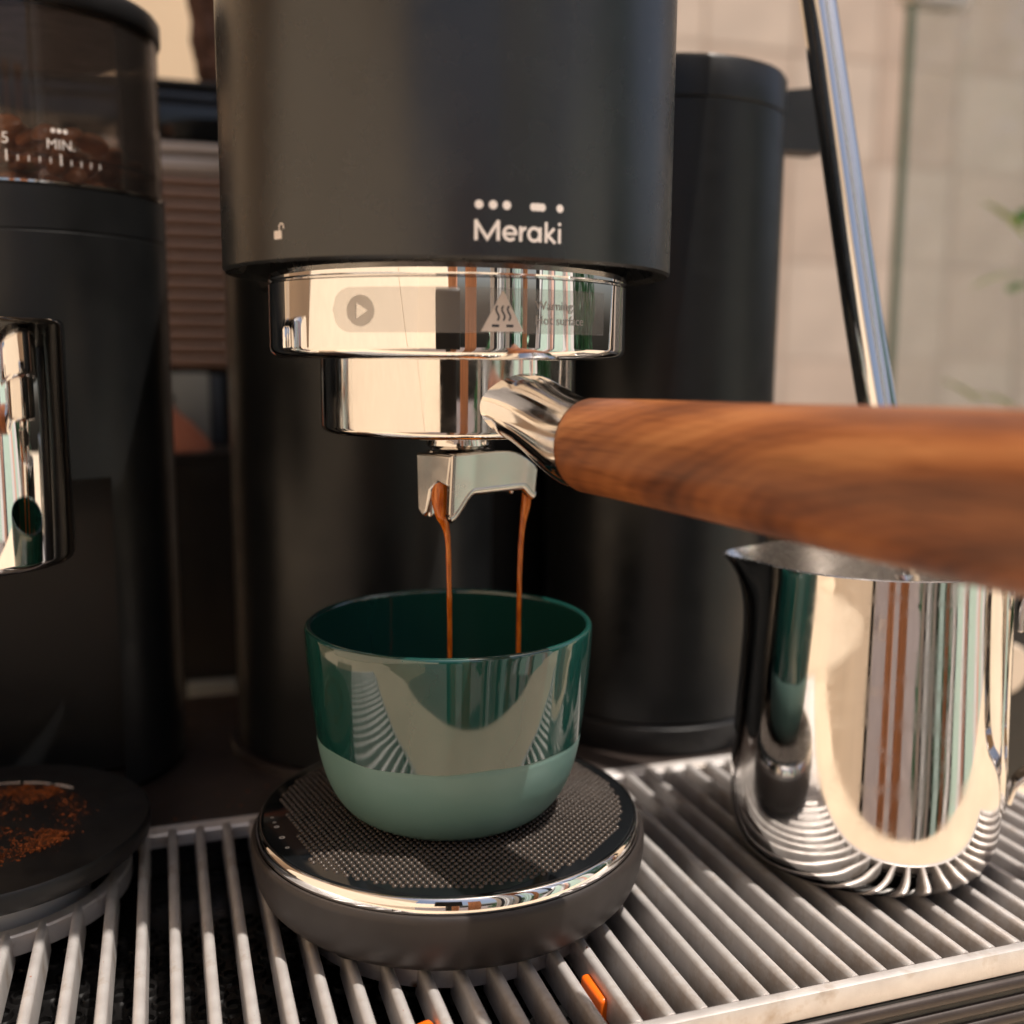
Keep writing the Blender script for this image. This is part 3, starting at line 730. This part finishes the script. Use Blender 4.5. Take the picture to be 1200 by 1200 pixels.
V, Fc = lathe([(4.62, 20.70), (4.68, 20.74), (4.68, 20.80), (4.62, 20.83)], 120, GC); obj('hopper_seal', V, Fc, 'chrome', gr, label='thin bright ring at the foot of the smoked hopper')
V, Fc = lathe([(4.52, 21.55), (4.56, 21.62), (4.58, 21.62), (4.58, 21.5), (4.52, 21.5)], 120, GC); obj('hopper_ledge', V, Fc, 'smoke', gr)
V, Fc = lathe([(4.5, 26.2), (4.66, 26.2), (4.72, 26.3), (4.72, 26.85), (4.62, 27.0), (0, 27.1)], 140, GC); obj('hopper_lid', V, Fc, 'black2', gr)
V, Fc = lathe([(0, 26.1), (4.4, 26.1), (4.4, 26.3)], 60, GC); obj('lid_gasket', V, Fc, 'black2', gr)
V, Fc = lathe([(4.4, 20.6), (3.5, 20.5), (1.2, 19.7), (0, 19.7)], 60, GC); obj('hopper_floor', V, Fc, 'black2', gr)
# grinder chute: chrome tube hung over the dosing plate
TCn = (-13.1, 4.6)
V, Fc = lathe([(2.72, 16.2), (2.80, 16.33), (2.86, 16.36), (2.93, 16.28), (2.95, 16.2)]+[(2.95, 9.75), (2.90, 9.58), (2.80, 9.5), (2.72, 9.55), (2.70, 9.8), (2.70, 16.2)], 120, TCn); obj('chute_sleeve', V, Fc, 'chrome', gr, ang=50)
V, Fc = lathe([(0, 16.1), (2.71, 16.1)], 60, TCn); obj('chute_cap', V, Fc, 'black2', gr)
obm('chute_arm', rbox(-14.6, -11.6, 7.2, 9.6, 13.5, 15.8, .15), 'black2', gr)
# marks
L = []
def gang(a, z): return (rad(a+90)*4.6, z)
for a, z, hgt, ww in ((-86.8, 21.50, .34, .055), (-67.2, 21.48, .34, .055)): u, v = gang(a, z); L.append(stroke([(u-.26, v-hgt/2), (u-.26, v+hgt/2)], ww))
for k in range(1, 5): u, v = gang(-90.0+3.92*k, 21.44); L.append(stroke([(u, v-.09), (u, v+.09)], .035))
for k in range(1, 5): u, v = gang(-70.4+3.92*k, 21.42); L.append(stroke([(u, v-.09), (u, v+.09)], .035))
for k in (-1, 0, 1): u, v = gang(-70.6+2.3*k, 22.36); L.append(disc2(u, v, .075, 14))
V, Fc = join(*L); obj('level_marks', wrap(V, 4.6, GC, -90, 0, .012), Fc, 'white_print', gr)
V, Fc = text2d('MIN.', .44); u, _ = gang(-70.2, 0); obj('lettering', wrap([(a+u, b) for a, b in V], 4.6, GC, -90, 21.80, .012), Fc, 'white_print', gr)
V, Fc = text2d('5', .48); u, _ = gang(-90.2, 0); obj('lettering', wrap([(a+u, b) for a, b in V], 4.6, GC, -90, 21.86, .012), Fc, 'white_print', gr)

# beans
def bean_mesh():
    bm = bmesh.new(); bmesh.ops.create_uvsphere(bm, u_segments=14, v_segments=9, radius=1)
    for v in bm.verts:
        x, y, z = v.co; v.co = Vector((x*.56, y*.40, z*(.36 if z > 0 else .14)))
        if v.co.z < 0 : v.co.z += .05*math.exp(-(y/.12)**2)
    return bm
b0 = obm('coffee_bean', bean_mesh(), 'bean')
tag(b0, 'roasted brown coffee bean in the heap inside the smoked hopper', 'coffee bean', 'roasted beans inside the grinder hopper')
cnt = 0; placed = []
rnd = random.Random(3)
for layer in range(6):
    for k in range(80):
        a = rnd.uniform(0, 2*pi); rr = 4.05*math.sqrt(rnd.random()); x = rr*cos(a); y = rr*sin(a)
        # heap slopes: high in the middle-left, low on the right
        z = 20.72+.38*layer+.05*rnd.random(); top = 22.75-.045*max(0, x+.5)**2
        if z > top or (y > 1.0 and layer < 5): continue
        if any((x-p[0])**2+(y-p[1])**2+((z-p[2])*1.2)**2 < .52 for p in placed): continue
        placed.append((x, y, z))
for i, (x, y, z) in enumerate(placed):
    o = b0 if i == 0 else copyobj(b0)
    o.location = ((GC[0]+x)*CM, (GC[1]+y)*CM, z*CM); o.rotation_euler = (rnd.uniform(-.7, .7)+(pi if rnd.random() < .25 else 0), rnd.uniform(-.7, .7), rnd.uniform(0, 6.28))

# dosing plate
dc = C2
dp = thing('dosing_plate', 'flat round black plate under the grinder chute dusted with coffee grounds', 'plate')
V, Fc = lathe([(0, .85), (4.5, .85), (4.72, .90), (4.79, 1.0), (4.80, 1.42), (4.74, 1.50), (4.3, 1.50), (0, 1.49)], 140, dc); obj('plate_top', V, Fc, 'black2', dp, ang=40)
V, Fc = lathe([(2.7, -1.2), (2.95, -1.2), (3.0, .2), (2.95, .5), (2.95, .85)], 100, dc); obj('support_ring', V, Fc, 'white_paint', dp)
# the printed line is too small to read: only its worn strokes show
L = []; u = -1.9; rq = random.Random(9)
for wlen in (5, 3, 6, 5, 6, 5):
    for q in range(wlen):
        v, f = annulus(u, 0, .035, .075+.02*rq.random(), 8); L.append((v, f)); u += .155
    u += .13
V, Fc = join(*L); V = [(dc[0]+(3.2+v)*cos(rad(101)-uu/3.2), dc[1]+(3.2+v)*sin(rad(101)-uu/3.2), 1.506) for uu, v in V]; obj('worn_print', V, Fc, 'white_print', dp)
# grounds
parts = []; rg = random.Random(5)
def crumb(x, y, z, s):
    V = [(x+s*rg.uniform(-1, 1), y+s*rg.uniform(-1, 1), z+s*rg.uniform(-.3, .9)) for _ in range(4)]
    return V, [[0, 1, 2], [0, 2, 3], [0, 3, 1], [1, 3, 2]]
for k in range(16000):
    a = rg.uniform(-pi, pi); rr = rg.gauss(2.55, .28) if rg.random() < .8 else rg.uniform(.2, 3.3)
    if rr > 3.0 and rg.random() < .8: continue
    wgt = .55+.45*sin(a*3+1)+.3*sin(a*7)
    # bare sector right side
    aa = math.degrees(a)
    if -25 < aa < 42 and rg.random() < .9: continue
    if rg.random() > wgt+.45: continue
    x = dc[0]+rr*cos(a); y = dc[1]+rr*sin(a); cl = max(0, sin(x*5.1)*sin(y*4.3+1)+.35*sin(x*13+y*9)); parts.append(crumb(x, y, 1.50+.05*cl*rg.random(), rg.uniform(.012, .045)*(1+.8*cl)))
V, Fc = join(*parts); o = obj('coffee_grounds', V, Fc, 'grounds', None, smooth=False, kind='stuff'); o['label'] = 'ring of orange brown ground coffee spilled on the black plate'; o['category'] = 'coffee grounds'
# small crumbs on the base and grate
parts = [crumb(rg.uniform(-8, -3), rg.uniform(6.7, 9), -.03, rg.uniform(.03, .08)) for _ in range(10)]+[crumb(X0+PITCH*rg.randint(-4, 28)+rg.uniform(-.08, .08), rg.uniform(-7.5, 5.5), .01, rg.uniform(.012, .035)) for _ in range(70)]
V, Fc = join(*parts); o = obj('crumbs', V, Fc, 'grounds', None, smooth=False, kind='stuff'); o['label'] = 'few coffee crumbs scattered on and behind the drip grate'; o['category'] = 'crumbs'

# ================================================================== BACKGROUND, LEFT GAP
cab = thing('slatted_cabinet', 'dark cabinet with brown slatted front seen between grinder and machine', 'cabinet')
X0c, X1c = -16, 3
obm('carcass', rbox(X0c, X1c, 30.6, 44, -4.55, 28.9, .1), 'black2', cab)
obm('top_ledge', rbox(X0c, X1c, 30.0, 44, 28.93, 29.2, .05), 'black2', cab)
obm('display_band', rbox(X0c, X1c, 30.3, 30.59, 26.3, 28.7, .05), 'glass_black', cab)
obm('metal_strip', rbox(X0c, X1c, 30.1, 30.59, 25.6, 26.15, .08), 'metal_rail', cab)
obm('metal_strip', rbox(X0c, X1c, 30.2, 30.59, 24.65, 25.45, .08), 'metal_rail', cab)
s0 = None
for k in range(15):
    z = 24.25-.66*k
    if s0 is None: s0 = obm('slat', rbox(X0c, -3.95, 30.15, 30.58, z-.3, z+.3, .18, 3), 'slat', cab); zs = z
    else: copyobj(s0, None, (0, 0, z-zs))
obm('pale_panel', rbox(X0c, -5.15, 30.2, 30.59, 10.6, 14.45, .05), 'greyglass', cab)
obm('grey_strip', rbox(-5.05, -4.5, 30.3, 30.59, 10.6, 14.3, .05), 'dark_paint', cab)
obm('low_bar', rbox(-6.9, -4.2, 30.1, 30.59, -3.4, -2.5, .08), 'greyglass', cab)
# terracotta pot in front of the pale panel
pot = thing('terracotta_bowl', 'small terracotta coloured bowl shape glimpsed in the gap behind the grinder', 'bowl', (-7.4, 28.2, 10.6))
V, Fc = lathe([(0, 0), (2.2, 0), (1.9, .6), (1.2, 1.4), (.6, 1.9), (.3, 2.4), (0, 2.5)], 40); obj('bowl_body', V, Fc, 'terracotta', pot)
V, Fc = lathe([(.3, 2.4), (.5, 2.5), (.5, 2.7), (0, 2.8)], 30); obj('bowl_knob', V, Fc, 'black2', pot)
shelfp = obm('ledge', rbox(X0c, -3.6, 25.5, 29.9, 10.2, 10.58, .05), 'black2', cab)
# towel
V = []; Fc = []; nr = 40; nz = 50
for j in range(nz+1):
    z = 29.25+14*j/nz
    for i in range(nr):
        a = 2*pi*i/nr; q = 1+.05*math.sin(a*9+z*2.0)+.04*random.uniform(-1, 1)+.05*sin(z*3)
        sh = min(1, .75+.25*j/4) if j < 4 else 1
        V.append((-3.9+1.35*cos(a)*q*sh+.15*sin(z*.7), 33+1.9*sin(a)*q*sh, z))
for j in range(nz):
    for i in range(nr): Fc.append([j*nr+i, j*nr+(i+1) % nr, (j+1)*nr+(i+1) % nr, (j+1)*nr+i])
Fc.append(list(range(nr)))
o = obj('rolled_towel', V, Fc, 'towel'); tag(o, 'dark brown fluffy cloth roll standing on the cabinet ledge', 'towel')

# ================================================================== BACKGROUND WALLS
struct('back_wall', rbox(-160, 26, 150, 155, -95, 230), 'cream_wall')
tw = thing('tiled_wall', 'beige stone tiled wall beyond the machine on the right', 'wall')
obm('wall_core', rbox(26.5, 420, 190, 200, -95, 260), 'grout', tw)
tb = {}
TS = 23.0
for k, nm in enumerate(('tile', 'tile2', 'tile3')):
    tb[k] = obm('tile', rbox(0, TS-.4, -.22, 0, 0, TS-.4, .1, 1), nm, tw, (-900, 0, 0))
used = set(); rt = random.Random(11)
for i in range(0, 13):
    for j in range(-4, 9):
        k = rt.choice((0, 0, 1, 1, 2)); x = 40+i*TS; z = -8+j*TS
        if k not in used: o = tb[k]; used.add(k)
        else: o = copyobj(tb[k], None)
        o.location = (x*CM, (190-rt.uniform(0, .12))*CM, z*CM)
# glass door
gd = thing('glass_screen', 'clear glass screen with green edge at the right side', 'glass screen')
def pane_box(x0, y0, x1, y1, t, z0, z1, mat, nm, parent):
    d = Vector((x1-x0, y1-y0, 0)); n_ = Vector((-d.y, d.x, 0)).normalized()*t/2
    P = [Vector((x0, y0, 0))-n_, Vector((x1, y1, 0))-n_, Vector((x1, y1, 0))+n_, Vector((x0, y0, 0))+n_]
    V = [(p.x, p.y, z) for z in (z0, z1) for p in P]
    return obj(nm, V, [[0, 1, 2, 3], [7, 6, 5, 4], [0, 1, 5, 4], [1, 2, 6, 5], [2, 3, 7, 6], [3, 0, 4, 7]], mat, parent, smooth=False)
pane_box(61.6, 60, 130, 62, .8, -4.55, 130, 'pane', 'glass_pane', gd)
pane_box(61.2, 60, 61.59, 60.01, .82, -4.55, 130, 'green_edge', 'glass_edge', gd)
obm('hinge_block', rbox(61.0, 67.0, 58.6, 61.6, 48.8, 56, .3), 'white_paint', gd)

# ================================================================== AROUND AND BEHIND THE CAMERA (seen in the chrome)
struct('sky_blocker', rbox(-170, 300, -34, 92, 215, 222), 'cream_wall')  # added slab out of view, cuts sky light to deepen the blacks
struct('left_wall', rbox(-175, -170, -260, 230, -95, 230), 'cream_wall')
def slab(name, P, t, mat, parent=None, **k):
    """quad P (4 points) given thickness t along its normal"""
    P = [Vector(p) for p in P]; n_ = (P[1]-P[0]).cross(P[3]-P[0]).normalized()*t
    V = [tuple(p) for p in P]+[tuple(p-n_) for p in P]
    return obj(name, V, [[0, 1, 2, 3], [7, 6, 5, 4], [0, 1, 5, 4], [1, 2, 6, 5], [2, 3, 7, 6], [3, 0, 4, 7]], mat, parent, smooth=False)
cs_ = thing('canvas_reflector', 'cream canvas sunshade added out of view at the left to mirror in the chrome', 'reflector', (-60, -20, -4))  # added panels, tilted to the sun for a bright cream reflection
a = slab('canvas', [(-46, -66, -4.4), (-46, 18, -4.4), (-92, 18, 66), (-92, -66, 66)], .4, 'canvas'); a.parent = cs_; a.location = (.60, .20, .04)
a = slab('canvas', [(-46.2, -66.3, -4.4), (-74.4, -119.1, 39.6), (-42.2, -136.6, 39.6), (-14, -83.8, -4.4)], -.4, 'canvas'); a.parent = cs_; a.location = (.60, .20, .04)
a = slab('canvas', [(-46.1, -66.15, -4.4), (-92, -66.1, 66), (-90, -104, 60), (-74.4, -119.0, 39.6)], -.4, 'canvas'); a.parent = cs_; a.location = (.60, .20, .04)
ph = thing('phone', 'dark phone on a thin stand in front of the coffee machine', 'phone', (-8.3, -30.0, 15.0))
o = obm('phone_body', rbox(-3.7, 3.7, -.4, .4, -11.5, 3.2, .38, 4), 'black2', ph); ph.rotation_euler.z = -.3213
V, Fc = tube([(0, -.2, -110), (0, -.2, -10)], .8, 16); obj('stand_pole', V, Fc, 'black2', ph)
tp = None
for x, y, wd, l in ((-17, -76, 3, 'narrower orange post added left of the phone in place of the person'), (-3, -80, 4.5, 'wider orange post added right of the phone in place of the person')):
    o = obm('stand_in_post', rbox(-wd, wd, -3, 3, -95, 34, .4), 'post', None, (x, y, 0)); tag(o, l, 'post', 'orange posts added for their reflection')  # added in place of the person, for orange strips in the steel
shf = thing('sun_blocker', 'narrow dark shelf added out of view to shade the dosing plate', 'blocker', (-11, -6, 45))  # added board out of view, keeps the sun off the dosing plate
obm('board', rbox(-16, 13.8, -5.7, 4.0, 0, 1.6, .2), 'black2', shf)
for xx in (-15, 13): V, Fc = tube([(xx, -1, .5), (xx, -1, 170)], .25, 10); obj('rod', V, Fc, 'black2', shf)
dw = thing('terrace_door', 'white and dark framed glass terrace door opposite the machine', 'door', (60, -130, -95))
bx = thing('black_box', 'black appliance with a round cream dial behind the steel pitcher', 'appliance', (33, 9, -4.6))
obm('housing', rbox(-8, 18, 0, 22, 0, 13.5, .5), 'black2', bx)
V, Fc = lathe([(0, 0), (1.15, 0), (1.2, .08), (1.2, .35), (1.1, .42), (0, .42)], 48)
d_ = obj('dial', [(x_, -z_, y_) for x_, y_, z_ in V], Fc, 'cream_knob', bx, (-4.2, 0, 6.0))
x = 22; kk = 0
for wd, m_ in ((5, 'white_paint'), (4, 'dark_paint'), (14, None), (5, 'white_paint'), (4, 'dark_paint'), (22, None), (6, 'post'), (24, None), (5, 'dark_paint'), (30, None), (6, 'white_paint'), (40, None), (6, 'dark_paint'), (60, None), (8, 'white_paint')):
    if m_: o = obm('door_frame', rbox(x, x+wd-.2, -132, -126, -95, 200, .3), m_, None); o.parent = dw; o.location = (-.60, 1.30, .95)
    x += wd
def brightener(x0, y0, x1, y1, mat, label):  # added translucent cloth, back-lit by the sun to brighten reflections
    V = []; a = Vector((x0, y0)); b = Vector((x1, y1)); L_ = (b-a).length; d = (b-a)/L_; nn = Vector((-d.y, d.x)); n = int(L_*1.5)
    for i in range(n+1):
        t = L_*i/n; p = a+d*t+nn*(1.4*sin(t*1.5)+.4*sin(t*3.7)); V += [(p.x, p.y, -90), (p.x, p.y, 195)]
    o = obj('sheer_brightener', V, [[2*i, 2*i+2, 2*i+3, 2*i+1] for i in range(n)], mat); tag(o, label, 'brightener', 'sheer cloths added for bright reflections')
brightener(30, -122, 40, -122, 'sheer', 'white sheer curtain added for a bright strip in the chrome')
brightener(56, -122, 66, -122, 'sheer_mint', 'mint green sheer curtain added for a mint strip in the chrome')
ssd = thing('striped_reflector', 'white mint and pink striped sunshade added out of view at the right for stripes in the chrome', 'reflector', (95, -69, -90))  # added panels, sunlit for green sheen on the head and stripes in chrome
a = Vector((70, -102)); d2 = (Vector((120, -36))-a).normalized(); o2 = Vector((d2.y, -d2.x)); q = 0
for wd, mt in ((7, 'white_paint'), (3, 'dark_paint'), (13, 'mint'), (6, 'white_paint'), (6, 'blush'), (3, 'dark_paint'), (18, 'mint'), (7, 'white_paint'), (5, 'blush'), (6, 'mint'), (8, 'white_paint')):
    p = a+d2*q; r_ = a+d2*(q+wd-.15); q += wd
    P4 = [(p.x, p.y, -40), (r_.x, r_.y, -40), (r_.x+o2.x*95, r_.y+o2.y*95, 70), (p.x+o2.x*95, p.y+o2.y*95, 70)]
    o = slab('stripe', P4, -.5, mt); o.parent = ssd; o.location = (-.95, .69, .90)
def bush(name, cx, cy, cz, rx, ry, rz, n, label, seed):
    r5 = random.Random(seed); V = []; Fc = []
    for q in range(n):
        while True:
            p = Vector((r5.uniform(-1, 1), r5.uniform(-1, 1), r5.uniform(-1, 1)))
            if .35 < p.length < 1: break
        c = Vector((cx+p.x*rx, cy+p.y*ry, cz+p.z*rz)); d = Vector((r5.uniform(-1, 1), r5.uniform(-1, 1), r5.uniform(-.6, .9))).normalized(); e = d.cross(Vector((r5.uniform(-1, 1), r5.uniform(-1, 1), 1))).normalized()
        l = r5.uniform(5, 9); o0 = len(V); V += [tuple(c-d*l), tuple(c+e*l*.35), tuple(c+d*l), tuple(c-e*l*.35)]; Fc.append([o0, o0+1, o0+2, o0+3])
    t_ = thing(name, label, 'shrub', (cx, cy, -95)); 
    f = obj('foliage', [(a-cx, b-cy, c_+95) for a, b, c_ in V], Fc, 'hedge', t_, smooth=False, kind='stuff')
    v, fc = tube([(0, 0, 0), (1, 1, 40), (0, 0, cz+95)], [4, 3, 1.5], 10); obj('trunk', v, fc, 'bark', t_)
bush('garden_shrub', 75, -190, -30, 60, 25, 60, 1300, 'leafy green shrub beyond the terrace door', 1)
bush('garden_shrub', 230, -90, 20, 40, 80, 110, 2600, 'leafy green shrub at the right of the terrace', 2)

hp = thing('leafy_plant', 'bright green leafy plant at the far right edge beside the glass screen', 'plant', (58, 46, -4.5))
def leaf(cx, cy, cz, L_, W_, yaw, pitch, mat):
    V = []; Fc = []; n = 8
    d = Vector((cos(yaw)*cos(pitch), sin(yaw)*cos(pitch), sin(pitch))); sd = Vector((-sin(yaw), cos(yaw), 0)); up = d.cross(sd)
    for i in range(n+1):
        t = i/n; w_ = W_*math.sin(pi*min(1, t*.92+.06))**.8; c = Vector((cx, cy, cz))+d*(L_*(t-.5))-up*(.18*L_*(t-.5)**2)
        V += [tuple(c-sd*w_+up*.15*w_), tuple(c), tuple(c+sd*w_+up*.15*w_)]
    for i in range(n):
        for k in range(2): Fc.append([i*3+k, i*3+k+1, i*3+4+k, i*3+3+k])
    return obj('leaf', [(a-58, b-46, c+4.5) for a, b, c in V], Fc, mat, hp)
for (x, y, z, L_, W_, yw, pt, m_) in ((57.0, 45, 12.9, 4.4, .85, 2.85, .5, 'leaf2'), (59.5, 44, 12.2, 4.5, .8, 3.0, .3, 'leaf2'), (60.6, 45, 27.2, 5.0, 1.1, 2.6, .7, 'leaf2'), (60.9, 46, 22.4, 4.5, 1.0, 2.9, -.3, 'leaf2'), (64, 46, 28, 5, 1.2, .3, .5, 'leaf'), (65, 47, 22, 5, 1.2, .3, .2, 'leaf'), (60.5, 46, 9.5, 5, 1.1, .8, -.3, 'leaf')):
    leaf(x, y, z, L_, W_, yw, pt, m_)
V, Fc = tube([(67-58, 0, 0), (67.5-58, 0, 12), (68-58, 0, 24), (68-58, 0, 33)], [.5, .4, .3, .2], 10); obj('stem', V, Fc, 'leaf', hp)
